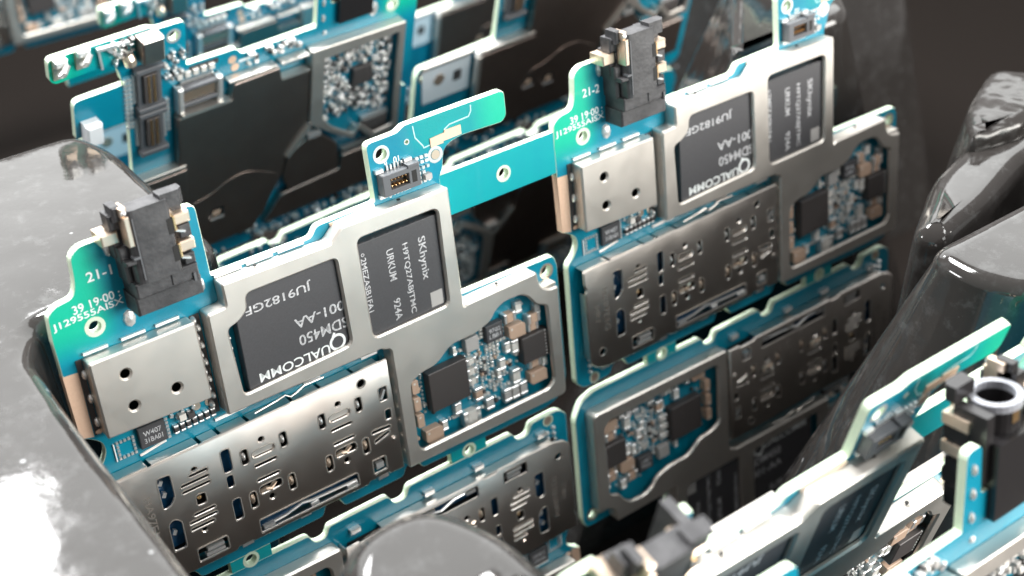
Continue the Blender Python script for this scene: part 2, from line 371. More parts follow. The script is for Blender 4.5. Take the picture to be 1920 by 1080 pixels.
def board_mesh(mark):
    mb = MB(); H = HP
    mb.prism(rnd(OUT, .03, 3), HB, HP, 'solder_mask', 'board_edge', HOLES, ch=.012)
    e = .004
    for u, v_, r0, r1, m_ in ((.35, -.42, .105, .175, 'board_edge'), (5.92, -1.52, .115, .17, 'solder'), (9.19, 2.05, .12, .165, 'contact_metal'), (6.46, -1.58, .035, .055, 'solder'), (7.01, -1.16, .10, .16, 'solder')):
        mb.ring(u, v_, r0, r1, H, H + e, m_)
    mb.cyl(7.01, -1.16, .09, H, H + .012, 'contact_metal')
    mb.prism([(-.355, .21), (-.10, .23), (-.12, 1.45), (-.34, 1.39)], HB - .004, H + .006, 'bare_copper')
    mb.prism([(6.93, -1.49), (7.24, -1.51), (7.25, -1.55), (7.60, -1.55), (7.60, -1.37), (7.2, -1.36), (7.2, -1.33), (6.93, -1.32)], H, H + .02, 'bare_copper')
    mb.line([(6.62, -1.82), (6.64, -1.6), (6.78, -1.40), (6.79, -1.36), (6.93, -1.37)], .022, H, H + e, 'pale_trace')
    mb.line([(7.87, -1.83), (7.86, -1.72), (7.80, -1.64), (7.38, -1.62), (7.26, -1.56)], .022, H, H + e, 'pale_trace')
    if mark:
        mb.text(mark, .62, -1.27, .42, .17, H + e, 'white_ink')
    mb.text('39 19·00 :', .47, -.83, .80, .15, H + e, 'white_ink', .03)
    mb.text('J129555AISX', .30, -.66, 1.20, .15, H + e, 'white_ink', .03)
    mb.text('9', 5.98, -1.32, .06, .12, H + e, 'white_ink'); mb.text('10', 6.20, -1.34, .12, .12, H + e, 'white_ink', PI); mb.text('2', 5.98, -.72, .05, .09, H + e, 'white_ink', PI)
    for u, v_ in ((1.67, 1.69), (1.90, 1.70)): mb.cyl(u, v_, .075, H, H + .01, 'contact_metal')
    mb.cyl(.16, 4.93, .10, H, H + .008, 'contact_metal'); mb.ring(.16, 4.93, .10, .13, H, H + .006, 'board_edge')
    for u, v_ in ((4.72, -.62),): mb.line([(u, v_), (5.6, -.66)], .05, H, H + .03, 'contact_metal')
    # solder lumps beside the headphone jack
    for u, v_, a, b_ in ((.84, -1.64, .07, .16), (.92, -.34, .11, .16), (2.22, -.44, .06, .13)): mb.blob(u, v_, H, a, b_, .07, 'solder')
    # bare blue edge of the copper pour between cans
    mb.line([(.55, 2.13), (1.0, 2.06)], .05, H, H + .02, 'solder'); mb.line([(1.95, 2.08), (2.5, 2.07)], .06, H, H + .04, 'solder')
    for u in (3.8, 5.0): mb.rbox(u, 2.09, .34, .06, 0, H, H + .12, 'solder')
    for u in (.4, 2.0, 3.2, 4.9): mb.rbox(u, 4.72, .22, .10, 0, H, H + .1, 'solder')
    for k in range(5): mb.blob(.06 + .16 * (k % 2), 4.45 + .07 * k, H, .06, .05, .08, 'solder', 6)
    return mb.data('circuit_board')
def wall_ring(mb, outer, h0, h1, w, m_):
    mb.prism(outer, h0, h1, m_, holes=[offs(outer, w)])
CAN = [(0, 0), (1.86, 0), (1.87, 1.48), (0, 1.42)]
def can_mesh():
    mb = MB(); p = rnd(CAN, .04, 2)
    mb.prism(p, -.05, 0, 'nickel_silver', holes=[circ(.54, .41, .085, 18), circ(1.31, 1.02, .085, 18), circ(.55, 1.02, .085, 18)], ch=.032)
    wall_ring(mb, offs(p, .008), HP + .02, -.05, .03, 'nickel_silver')
    mb.box(.08, .08, 1.78, 1.36, HP, -.25, 'painted_hole_shade')  # dark block stands in for the shade under the can
    for v_ in (.3, .75, 1.2): mb.blob(-.02, v_, HP, .05, .10, .09, 'solder')
    mb.box(1.885, .03, 2.055, 1.95, HP, HP + .02, 'chip_brown'); mb.box(-.10, .02, -.004, 1.42, HP, HP + .02, 'chip_brown')  # dark strips painted in for the shaded gaps beside the can
    for k in range(11): mb.blob(1.93 + .05 * (k % 2), .10 + .165 * k, HP, .05, .07, .14, 'solder')
    for u in (.25, .9, 1.5): mb.rbox(u, -.05, .42, .05, 0, HP, HP + .05, 'solder')
    mb.blob(-.02, 1.38, HP, .08, .05, .06, 'bare_copper')
    return mb.data('shield_can')
FR = [(2.43, -.47, .055), (2.44, -.04, .055), (2.08, -.03, .055), (2.07, 1.93, .05), (5.18, 1.96, .055), (5.23, 2.02, .05), (5.31, 2.02, .05), (5.35, 2.08, .055), (5.36, 4.68, .07), (9.19, 4.73, .12), (9.22, 2.27, .055), (8.98, 2.25, .06), (8.80, 2.14, .10), (8.76, 1.95, .06), (8.74, 1.78, .055), (7.08, 1.80, .055), (7.02, 1.84, .055), (7.0, -.62, .05), (4.78, -.65, .055), (4.51, -.42, .055)]
WIN1 = rnd([(2.82, -.13, .12), (4.57, -.12, .10), (4.60, 1.61, .14), (2.44, 1.68, .10), (2.39, .37, .10), (2.62, .31, .10), (2.80, .16, .10)], .1)
WIN2 = rnd([(5.03, -.31), (6.71, -.30), (6.70, 1.66), (5.06, 1.68)], .13)
WIN3 = rnd([(5.66, 2.92, .1), (5.92, 2.80, .12), (6.26, 2.78, .15), (6.52, 2.58, .12), (6.68, 2.50, .15), (7.22, 2.50, .15), (7.58, 2.38, .12), (7.72, 2.20, .12), (7.94, 2.10, .12), (8.34, 2.12, .12), (8.50, 2.24, .1), (8.64, 2.47, .1), (8.90, 2.58, .08), (8.92, 4.29, .14), (8.77, 4.42, .1), (5.72, 4.42, .1), (5.64, 4.30, .1)], .1, 5)
def frame_mesh():
    mb = MB(); p = rnd(FR, .04, 3)
    mb.prism(p, -.075, 0, 'nickel_silver', holes=[WIN1, WIN2, WIN3], ch=.034)
    wall_ring(mb, offs(p, .006), HP + .01, -.075, .03, 'nickel_silver')
    # solder fillets and the top wall's little vent holes, painted as dark discs
    for u in (2.7, 3.3, 3.9): mb.rbox(u, -.50, .5, .05, 0, HP, HP + .05, 'solder')
    for u, v_ in ((3.15, -.48), (6.05, -.655), (7.9, 1.76)):
        mb.prism(circ(u, -.18, .035, 10), -v_ - .005, -v_ + .012, 'painted_hole_shade', xf=lambda a, b_, c_: (a, c_, b_))
    for k in range(7): mb.blob(5.30, 2.4 + .33 * k, HP, .05, .10, .16, 'solder')
    mb.tube([(2.55, 2.12, -.04), (3.0, 2.06, -.03), (3.16, 2.02, -.02), (3.26, 2.10, -.02), (3.40, 2.06, -.02), (3.55, 2.00, -.03), (3.95, 2.02, -.05)], .022, 'steel_cover')
    mb.box(8.80, 2.20, 9.20, 2.24, HP, -.06, 'nickel_silver')
    return mb.data('shield_frame')
def soc_mesh():
    mb = MB(); h = -.09; K = 'chip_ink'
    mb.prism(rnd([(2.60, -.22), (4.66, -.22), (4.70, 1.74), (2.58, 1.74)], .03, 2), HP + .03, h, 'chip_black', ch=.012)
    e = h + .003
    mb.text('JU9182GF', 3.42, .21, 1.28, .205, e, K, PI)
    mb.text('001-AA', 4.12, .83, 1.00, .195, e, K, PI)
    mb.text('SDM450', 4.14, 1.17, .98, .21, e, K, PI)
    mb.text('UALCOMM', 3.50, 1.545, 1.40, .18, e, 'white_ink', PI)
    mb.ring(4.37, 1.49, .115, .165, h, e, 'white_ink', 22); mb.rbox(4.30, 1.35, .05, .14, .5, h, e + .002, 'white_ink')
    for k in range(6): mb.blob(2.50, .5 + .2 * k, HP, .03, .04, .05, 'solder', 6)
    return mb.data('processor_chip')
def mem_mesh():
    mb = MB(); h = -.09; K = 'chip_ink'; R_ = -PI / 2
    mb.prism(rnd([(5.0, -.16), (6.78, -.16), (6.78, 1.78), (5.0, 1.78)], .03, 2), HP + .03, h, 'chip_black', ch=.012)
    e = h + .003
    mb.text('SKhynix', 6.33, .58, .86, .20, e, K, R_)
    mb.text('H9TQ27ABJTMC', 5.98, .86, 1.42, .145, e, K, R_)
    mb.text('URKUM', 5.67, .46, .62, .145, e, K, R_); mb.text('924A', 5.67, 1.36, .43, .145, e, K, R_)
    mb.text('2MEZASB1FA1', 5.13, .66, 1.08, .11, e, K, R_); mb.ring(5.13, .06, .02, .035, h, e, K, 10)
    mb.box(6.38, 1.32, 6.64, 1.62, h, e, 'cap_grey')
    for k in range(14):
        if k not in (2, 9): mb.rbox(5.12 + .115 * k, -.235, .05, .06, .3, HP, HP + .08, 'solder')
    return mb.data('memory_chip')
SIM = [(-.13, 2.26), (5.25, 2.19), (5.27, 4.60), (4.95, 4.60), (4.93, 4.55), (4.50, 4.56), (4.48, 4.61), (2.05, 4.60), (2.02, 4.56), (1.75, 4.56), (1.72, 4.62), (.3, 4.60), (.02, 4.52), (-.12, 4.38), (-.12, 2.75), (-.08, 2.68), (-.13, 2.55)]
def sim_holes():
    H = []
    H.append(rnd([(.60, 2.52), (.84, 2.54), (.84, 3.0), (.74, 3.14), (.60, 3.16)], .05, 2)); H.append(rnd([(.62, 3.46), (.74, 3.42), (.85, 3.52), (.84, 4.05), (.61, 4.04)], .05, 2))
    for dv in (0, .81):
        for v_, a, l in ((2.72 if dv == 0 else 2.78, 1.31, .38), (2.86, 1.24, .56), (3.0, 1.24, .56)):
            pass
    for u, v_, l in ((1.33, 2.745, .36), (1.24, 2.875, .54), (1.24, 3.005, .54), (1.29, 3.525, .42), (1.24, 3.655, .54), (1.20, 3.785, .46)): H.append(slot(u, v_, l, .065))
    H += [circ(1.27, 2.655, .045, 8), circ(1.22, 3.88, .05, 8), rnd(rect(1.19, 3.16, 1.37, 3.38), .05, 2)]
    H += [rnd(rect(1.78, 2.54, 1.95, 3.01), .05, 2), rnd(rect(1.79, 3.07, 1.92, 3.32), .04, 2), rnd(rect(1.80, 3.58, 1.96, 4.02), .05, 2)]
    for u0 in (2.13, 3.69):
        H += [rnd(rect(u0, 2.70, u0 + .14, 3.02), .06, 3), rnd(rect(u0 + .77, 2.70, u0 + .91, 3.02), .06, 3), circ(u0 + .43, 2.66, .05, 8)]
        H += [slot(u0 + .43, 2.90, .46, .15), slot(u0 + .43, 3.14, .46, .07), slot(u0 + .43, 3.44, .46, .07)]
        H += [rnd(rect(u0 + .21, 3.57, u0 + .66, 3.74), .07, 3), rnd(rect(u0, 3.60, u0 + .14, 3.94), .07, 3), rnd(rect(u0 + .78, 3.60, u0 + .92, 3.94), .07, 3), circ(u0 + .43, 3.87, .055, 10)]
    H += [circ(4.65, 2.46, .085, 14), circ(.20, 4.21, .085, 14), rnd(rect(4.97, 2.72, 5.14, 3.02), .03, 2), rnd(rect(5.03, 3.22, 5.16, 3.44), .03, 2)]
    H += [slot(4.90, 3.58, .42, .08, .06), slot(4.90, 3.74, .36, .08, -.28), rnd(rect(4.62, 4.16, 4.90, 4.44), .02, 2), rnd([(2.22, 4.24), (4.28, 4.24), (4.28, 4.50), (2.22, 4.50)], .03, 2), rnd(rect(1.0, 4.22, 1.58, 4.48), .03, 2)]
    return H
def sim_mesh():
    mb = MB(); p = rnd(SIM, .03, 2); h = -.02
    hs = sim_holes()
    mb.prism(p, h - .05, h, 'steel_cover', holes=hs, ch=.022)
    for l in hs:
        if abs(area2(l)) > .012: mb.prism(offs(l, -.016), h - .004, h + .006, 'nickel_silver', holes=[l])
    # folded walls: top wall broken by gaps, right wall whole
    a = -.10
    for k, L in enumerate((.62, .86, .30, .48, .80, .50, .62, .48)):
        mb.prism([(a, 2.235), (a + L, 2.235 - L * .012), (a + L, 2.262 - L * .012), (a, 2.262)], HP + .02, h - .051, 'steel_cover'); a += L + .075
    mb.box(5.235, 2.24, 5.262, 4.56, HP + .02, h - .051, 'steel_cover')
    mb.box(-.11, 2.8, -.085, 4.3, HP + .08, h - .051, 'steel_cover'); mb.box(.3, 4.57, 4.4, 4.595, HP + .02, h - .051, 'steel_cover')
    # what shows through the openings: painted shade, blue board, gilt springs, bright latch
    mb.box(.05, 2.4, 5.1, 4.5, HP + .03, HP + .05, 'painted_hole_shade')
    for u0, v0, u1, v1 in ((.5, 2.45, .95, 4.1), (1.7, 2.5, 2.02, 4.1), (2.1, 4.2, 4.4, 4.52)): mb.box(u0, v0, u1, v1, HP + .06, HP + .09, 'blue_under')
    for u0 in (2.13, 3.69):
        mb.tube([(u0 + .24, 3.70, -.06), (u0 + .34, 3.66, -.035), (u0 + .44, 3.70, -.035), (u0 + .54, 3.60, -.05)], .045, 'contact_metal', 6)
        for du in (.07, .85): mb.blob(u0 + du, 3.77, -.12, .06, .12, .11, 'contact_metal'); 
        for du in (.07, .84): mb.blob(u0 + du, 2.88, -.14, .05, .10, .11, 'solder')
        mb.box(u0 + .2, 2.84, u0 + .66, 2.96, -.12, -.07, 'steel_cover')
    mb.tube([(2.3, 4.44, -.08), (2.75, 4.42, -.08), (3.1, 4.32, -.06), (3.3, 4.36, -.06), (3.6, 4.38, -.07), (4.25, 4.40, -.07)], .03, 'solder', 6)
    for u0, u1 in ((2.28, 2.5), (3.25, 3.42), (4.02, 4.25)): mb.box(u0, 4.40, u1, 4.46, -.10, -.012, 'solder')
    mb.box(1.18, 4.28, 1.5, 4.34, -.1, -.01, 'solder'); mb.box(1.14, 4.38, 1.5, 4.44, -.1, -.012, 'solder'); mb.box(4.68, 4.24, 4.84, 4.36, -.1, -.01, 'solder')
    mb.rbox(5.05, 2.88, .05, .2, .5, -.1, -.02, 'solder'); mb.blob(5.14, 3.9, h, .06, .08, .04, 'steel_cover')
    mb.blob(1.28, 3.27, -.12, .05, .05, .05, 'gold')
    for u, v_ in ((.70, 2.95), (.72, 3.75), (.68, 2.7)): mb.rbox(u, v_, .07, .09, .5, -.2, -.12, 'solder')
    mb.text('HA97E1G', .37, 3.27, .98, .14, h + .003, 'etched', -PI / 2); mb.text('HR1', .14, 3.30, .36, .12, h + .003, 'etched', -PI / 2)
    return mb.data('card_tray_cover')
def jack_mesh(deep=False):
    mb = MB(); J = 'dark_plastic' if deep else 'jack_plastic'; Q = -.66 if deep else -.02
    up = lambda a, b_, c_: (a, -c_, b_)                       # prism along the plug's axis
    sec = rnd([(1.02, Q), (1.74, Q), (1.74, .30), (1.70, .34), (1.10, .34), (1.02, .28)], .05, 2)
    if deep:
        mb.prism(circ(1.42, -.14, .38, 28), -2.22, -2.10, 'plastic_pale', xf=up, holes=[circ(1.42, -.14, .28, 24)]); mb.prism(circ(1.42, -.14, .36, 28), -2.10, -1.13, J, xf=up, holes=[circ(1.42, -.14, .28, 24)])
        mb.prism(circ(1.42, -.18, .33, 20), -1.7, -1.68, 'painted_hole_shade', xf=up); mb.box(1.36, -2.2, 1.5, -1.9, -.5, -.42, 'gold', ch=.01)
    else: mb.prism(sec, -2.38, -1.13, J, xf=up)
    mb.prism([(1.62, .06), (2.02, .06), (2.02, .22), (1.94, .30), (1.62, .30)], -2.45, -2.20, J, xf=up)
    mb.box(1.86, -2.2, 2.02, -1.12, HB, .08, J); mb.box(1.84, -1.82, 2.04, -1.60, -.2, .24, J, ch=.02); mb.box(1.84, -1.30, 2.03, -1.12, -.2, .20, J, ch=.02)
    mb.box(.82, -2.32, 1.02, -2.04, -.18, .10, J, ch=.03); mb.box(.88, -2.46, 1.02, -2.2, -.1, .20, J, ch=.03); mb.box(.84, -2.06, 1.02, -1.56, -.3, .02, J, ch=.02)
    mb.box(.86, -1.76, 1.04, -1.50, -.3, .14, J, ch=.025); mb.box(.88, -1.56, 1.08, -1.48, -.3, .30, J, ch=.02); mb.box(.92, -1.5, 1.02, -1.1, -.3, .08, J, ch=.03)
    mb.box(.96, -1.12, 2.02, -.86, -.32, .24, J, ch=.02); mb.box(.93, -.87, 2.06, -.54, -.32, .18, J, ch=.03); mb.box(1.55, -1.1, 1.9, -.9, .2, .262, J, ch=.01)
    mb.box(1.9, -1.0, 1.94, -.85, .1, .30, 'plastic_grey')
    if deep: mb.box(1.0, -1.75, 1.9, -.5, -.60, .30, J, ch=.08)
    # spring contacts
    mb.box(.965, -2.44, 1.075, -2.30, .0, .30, 'contact_metal', ch=.02); mb.box(.98, -2.30, 1.07, -1.80, .1, .345, 'contact_metal', ch=.015); mb.blob(1.02, -2.36, .30, .045, .045, .03, 'solder')
    mb.box(.66, -2.02, .94, -1.82, HP, .07, 'contact_metal', ch=.02)
    for v_ in (-2.05, -1.58):
        mb.box(1.64, v_, 1.735, v_ + .26, .22, .346, 'painted_hole_shade'); mb.box(1.76, v_ + .02, 2.06, v_ + .20, -.2, .26, 'contact_metal', ch=.025); mb.box(1.745, v_ + .0, 1.79, v_ + .25, .1, .32, 'gold', ch=.01)
        mb.rbox(1.86, v_ + .30, .16, .03, .4, .1, .27, 'solder')
    mb.box(1.0, -1.62, 1.1, -1.58, .2, .352, 'plastic_grey'); mb.box(1.1, -2.25, 1.12, -1.2, .3, .346, 'plastic_grey')
    return mb.data('headphone_jack')
def flex_mesh():
    mb = MB(); G = 'plastic_grey'; h0 = HP
    mb.prism(rnd(rect(5.76, -1.21, 6.54, -.80), .02, 2), h0, h0 + .20, G, holes=[rect(5.92, -1.10, 6.30, -.90)], ch=.012)
    mb.box(5.92, -1.10, 6.30, -.90, h0, h0 + .07, 'painted_hole_shade'); mb.box(6.36, -1.12, 6.46, -.90, h0 + .18, h0 + .204, 'painted_hole_shade'); mb.box(6.28, -1.26, 6.52, -1.19, h0, h0 + .23, G, ch=.01)
    for k in range(5):
        for r in range(2): mb.blob(5.97 + .075 * k, -1.06 + .12 * r, h0 + .07, .028, .04, .09, 'gold', 6)
        mb.rbox(5.98 + .075 * k, -1.25, .035, .10, 0, h0, h0 + .04, 'solder'); mb.rbox(5.98 + .075 * k, -.76, .035, .08, 0, h0, h0 + .04, 'solder')
    for u, v_ in ((5.80, -1.25), (6.40, -1.28), (5.82, -.77), (6.3, -.77)): mb.rbox(u, v_, .16, .07, 0, h0, h0 + .07, 'solder')
    return mb.data('flex_connector')
def ic_mesh(u0, v0, u1, v1, h, m_='chip_brown', txt=None, name='small_chip'):
    mb = MB(); mb.box(u0, v0, u1, v1, HP + .02, h, m_, ch=.012)
    if txt:
        for i, s_ in enumerate(txt): mb.text(s_, (u0 + u1) / 2, v0 + (v1 - v0) * (i + 1) / (len(txt) + 1), (u1 - u0) * .68, (v1 - v0) * .24, h + .002, 'chip_ink')
    return mb.data(name)
CAPM = {}
def cap_mesh(w, l, hh, body):
    """two-terminal part, long axis along u: body between two bright end caps, its base at h = 0"""
    k = (w, l, hh, body)
    if k not in CAPM:
        mb = MB(); e = w * .24
        mb.box(-w / 2 + e, -l / 2 + .004, w / 2 - e, l / 2 - .004, 0, hh - .004, body, ch=.006)
        for s_ in (-1, 1): a = sorted((s_ * w / 2, s_ * (w / 2 - e))); mb.box(a[0], -l / 2, a[1], l / 2, 0, hh, 'solder', ch=.012)
        CAPM[k] = mb.data('capacitor')
    return CAPM[k]
BIGM = {}
def tan_mesh(w, l, hh):
    k = (w, l, hh)
    if k not in BIGM:
        mb = MB(); c_ = min(w, l) * .2
        mb.prism([(-w / 2, -l / 2), (w / 2 - c_, -l / 2), (w / 2, -l / 2 + c_), (w / 2, l / 2), (-w / 2 + c_, l / 2), (-w / 2, l / 2 - c_)], 0, hh, 'cap_tan', ch=.012)
        mb.cyl(-w / 2 + .07, -l / 2 + .07, .025, hh - .001, hh + .004, 'cap_white', 8)
        BIGM[k] = mb.data('crystal')
    return BIGM[k]
def inside(p, poly):
    x, y = p; r = False
    for i in range(len(poly)):
        (x1, y1), (x2, y2) = poly[i], poly[i - 1]
        if (y1 > y) != (y2 > y) and x < (x2 - x1) * (y - y1) / (y2 - y1) + x1: r = not r
    return r
CAPS = [(7.90, 4.29, .17, .30, 'v', 'cap_grey'), (8.09, 4.30, .17, .30, 'v', 'cap_grey'), (8.29, 4.30, .17, .30, 'v', 'cap_grey'), (8.19, 3.30, .16, .30, 'v', 'cap_white'), (8.01, 3.24, .12, .24, 'v', 'cap_white'),
        (8.68, 2.84, .20, .30, 'u', 'cap_tan'), (8.66, 3.03, .17, .26, 'u', 'cap_tan'), (8.12, 2.60, .20, .28, 'u', 'cap_tan'), (8.36, 2.48, .15, .26, 'v', 'cap_white'), (8.80, 2.68, .14, .24, 'v', 'cap_grey'),
        (8.62, 3.85, .18, .30, 'u', 'cap_tan'), (8.86, 3.90, .12, .22, 'v', 'cap_white'), (8.15, 3.97, .18, .36, 'v', 'cap_white'), (7.23, 3.96, .17, .30, 'v', 'cap_tan'), (7.13, 3.40, .14, .24, 'u', 'cap_white'),
        (7.14, 3.17, .13, .24, 'u', 'cap_white'), (6.80, 2.80, .08, .20, 'v', 'cap_white'), (7.14, 3.62, .14, .22, 'u', 'cap_white'), (7.46, 4.28, .18, .26, 'v', 'cap_grey'), (6.72, 4.06, .15, .26, 'v', 'cap_white'),
        (7.00, 4.36, .30, .40, 'u', 'cap_white'), (6.38, 4.28, .12, .22, 'v', 'cap_white'), (7.75, 3.72, .10, .22, 'v', 'cap_white'), (7.85, 3.55, .14, .26, 'v', 'cap_white')]
CHIPS = [(6.10, 2.97, 6.98, 3.82), (8.30, 3.14, 8.93, 3.72), (7.53, 2.57, 7.93, 2.94), (7.04, 2.64, 7.34, 2.94)]
TANS = [(8.25, 2.94, .40, .30), (8.65, 4.15, .42, .28), (6.10, 4.33, .40, .30), (5.82, 3.14, .16, .30), (5.82, 3.52, .16, .30), (5.84, 3.90, .16, .30)]
def specks_mesh():
    """solder balls, pads and the smallest chip parts"""
    r = random.Random(4); mb = MB()
    def free(u, v_, k):
        for a in CHIPS:
            if a[0] - k < u < a[2] + k and a[1] - k < v_ < a[3] + k: return False
        for a in CAPS:
            w, l = (a[3], a[2]) if a[4] == 'u' else (a[2], a[3])
            if abs(u - a[0]) < w / 2 + k and abs(v_ - a[1]) < l / 2 + k: return False
        return all(abs(u - a[0]) > a[2] / 2 + k or abs(v_ - a[1]) > a[3] / 2 + k for a in TANS)
    n = 0; used = []
    win = offs(WIN3, .05)
    while n < 430:
        n += 1
        if n < 280: u, v_ = r.gauss(7.5, .33), r.gauss(3.45, .45)
        else: u, v_ = r.uniform(5.7, 8.9), r.uniform(2.2, 4.4)
        u = round(u / .085) * .085; v_ = round(v_ / .08) * .08
        if (u, v_) in used or not inside((u, v_), win) or not free(u, v_, .045): continue
        used.append((u, v_)); k = r.random()
        if k < .50: mb.blob(u, v_, HP, .036, .034, .06, 'solder', 6)
        elif k < .86: mb.rbox(u, v_, .06, .055, 0, HP, HP + .06, 'cap_white', ch=.008); mb.rbox(u + .03, v_, .02, .052, 0, HP, HP + .065, 'solder')
        else: mb.rbox(u, v_, .06, .06, 0, HP, HP + .08, r.choice(('cap_dark', 'cap_tan', 'solder')), ch=.008)
    for k in range(9): mb.blob(6.03, 3.0 + .09 * k, HP, .03, .03, .05, 'solder', 6)
    for k in range(8): mb.blob(8.86, 3.16 + .075 * k, HP + .2, .02, .025, .03, 'solder', 6)
    # pads below the three-hole can
    for i in range(5):
        for j in range(5):
            if 0 < i < 4 and 0 < j < 4: continue
            mb.rbox(.20 + .07 * i, 1.73 + .075 * j, .042, .05, 0, HP, HP + .03, 'solder')
    mb.box(.125, 1.72, .145, 2.06, HP, HP + .03, 'white_ink')
    for k in range(9): mb.rbox(.56 + .055 * k, 1.55, .03, .05, 0, HP, HP + .04, 'solder')
    for k in range(6): mb.rbox(1.09, 1.66 + .07 * k, .05, .045, 0, HP, HP + .04, 'solder')
    for k in range(5): mb.rbox(1.2 + .1 * k, 1.66 + (k % 2) * .05, .06, .06, .3, HP, HP + .05, 'solder')
    mb.box(1.30, 1.66, 1.42, 1.78, HP, HP + .12, 'cap_white'); mb.box(1.46, 1.70, 1.58, 1.80, HP, HP + .12, 'cap_dark')
    # pads beside the flex connector
    for i in range(3):
        for j in range(2): mb.rbox(6.60 + .10 * i, -1.22 + .09 * j, .06, .05, 0, HP, HP + .04, 'white_ink')
    for i in range(3):
        for j in range(4):
            if (i, j) in ((1, 2), (2, 1)): continue
            mb.rbox(6.60 + .10 * i, -1.03 + .085 * j, .055, .055, 0, HP, HP + .06, r.choice(('solder', 'cap_white', 'white_ink')))
    mb.box(6.68, -.90, 6.82, -.80, HP, HP + .12, 'cap_grey')
    return mb.data('small_parts')
def joint_tab(u0, u1, v0, v1, hu, hv, parent, name='breakaway_tab'):
    mb = MB(); mb.prism(rect(u0, v0, u1, v1), HB + .003, HP - .003, 'joint_mask', 'board_edge', [circ(hu, hv, .11)])
    mb.ring(hu, hv, .11, .165, HP - .003, HP + .002, 'board_edge')
    return mb.build(name, parent)

SUB = {}
def fill_board(bo, full=True):
    """hang the components of one board under it, all copies sharing mesh data"""
    if not SUB:
        SUB.update(shield_can=can_mesh(), shield_frame=frame_mesh(), processor_chip=soc_mesh(), memory_chip=mem_mesh(), card_tray_cover=sim_mesh(), headphone_jack=jack_mesh(), flex_connector=flex_mesh(), small_parts=specks_mesh())
        SUB['chips'] = [ic_mesh(*CHIPS[0], -.10), ic_mesh(*CHIPS[1], -.10), ic_mesh(*CHIPS[2], -.16, 'chip_black', ('9702', 'LBB1')), ic_mesh(*CHIPS[3], -.16, 'cap_grey'), ic_mesh(.56, 1.60, 1.04, 2.0, -.22, 'chip_black', ('W407', '31BA01'))]
    def sub(name, me, loc=(0, 0, 0), rz=0., kind=None):
        o = bpy.data.objects.new(name, me); S.collection.objects.link(o); o.parent = bo; o.location = loc; o.rotation_euler[2] = rz
        if kind: o['kind'] = kind
        return o
    for k in ('shield_can', 'shield_frame', 'processor_chip', 'memory_chip', 'card_tray_cover', 'headphone_jack', 'flex_connector'): sub(k, SUB[k])
    sub('small_parts', SUB['small_parts'], kind='stuff')
    for me in SUB['chips']: sub('small_chip', me)
    for u, v_, w, l, ax, body in CAPS: sub('capacitor', cap_mesh(l, w, .13 if w < .19 else .16, body), (u, -v_, HP), 0 if ax == 'u' else PI / 2)
    for u, v_, w, l in TANS: sub('crystal', tan_mesh(w, l, .17), (u, -v_, HP))
    for k in range(7): sub('resistor', cap_mesh(.16, .085, .09, 'cap_dark'), (1.22 + .115 * k, -(1.92 - .005 * k), HP), PI / 2)
MAIN = frame([[1, 0, 0], [0, .13917, -.99027], [0, .99027, .13917]], (0, 0, 0))
GR = 'panels of circuit boards standing in the tray'
pan = tag(empty('circuit_board_panel', MAIN), 'large sharp panel of four circuit boards marked 21-1 and 21-2 with silver shields', 'circuit board', GR)
marks = ('21-1', '21-2', None, None)
offset = ((0, 0), (10, 0), (9.03, 10.33), (19.0, 10.33))
lab = ('upper left board marked 21-1', 'upper right board marked 21-2', 'lower left board, upside down and darker', 'lower right board, upside down and darker')
plain = board_mesh(None)
for i in range(4):
    bo = bpy.data.objects.new('circuit_board', board_mesh(marks[i]) if marks[i] else plain); S.collection.objects.link(bo); bo.parent = pan
    bo.location = (offset[i][0], -offset[i][1], 0)
    if i > 1: bo.rotation_euler[2] = PI
    bo['label'] = lab[i]
    fill_board(bo)
joint_tab(7.035, 9.645, -.73, .105, 8.43, -.30, pan, 'breakaway_rail')
for u0 in (0, 10):
    joint_tab(u0 + 1.62, u0 + 2.44, 5.035, 5.29, u0 + 2.02, 5.17, pan); joint_tab(u0 + 6.48, u0 + 7.32, 5.04, 5.29, u0 + 6.91, 5.17, pan)

# ------------------------------------------------------------------ the same panel once more, standing nearer
near = tag(empty('circuit_board_panel', frame([[1, 0, 0], [0, -.22495, -.97437], [0, .97437, -.22495]], (1.71, -9.1971, -.414))), 'blurred panel leaning forward in the lower right foreground, seen along its bright top edges', 'circuit board', GR)
for ch_ in list(pan.children):
    u_, v_ = ch_.location.x, -ch_.location.y
    if ch_.name.startswith('circuit_board') and v_ < 3: 
        c_ = copy_tree(ch_, near)
        if 'label' in c_: del c_['label']
    elif ch_.name.startswith('breakaway_rail'): copy_tree(ch_, near)

# and a third one, far behind
far = tag(empty('circuit_board_panel', frame([[1, 0, 0], [0, -.0349, -.99939], [0, .99939, -.0349]], (2.8917, 27.0679, -2.3865))), 'most distant panel at the top left corner, its shield window packed with tan parts', 'circuit board', GR)
c_ = copy_tree([ch_ for ch_ in pan.children if 'label' in ch_ and '21-1' in ch_['label']][0], far); del c_['label']

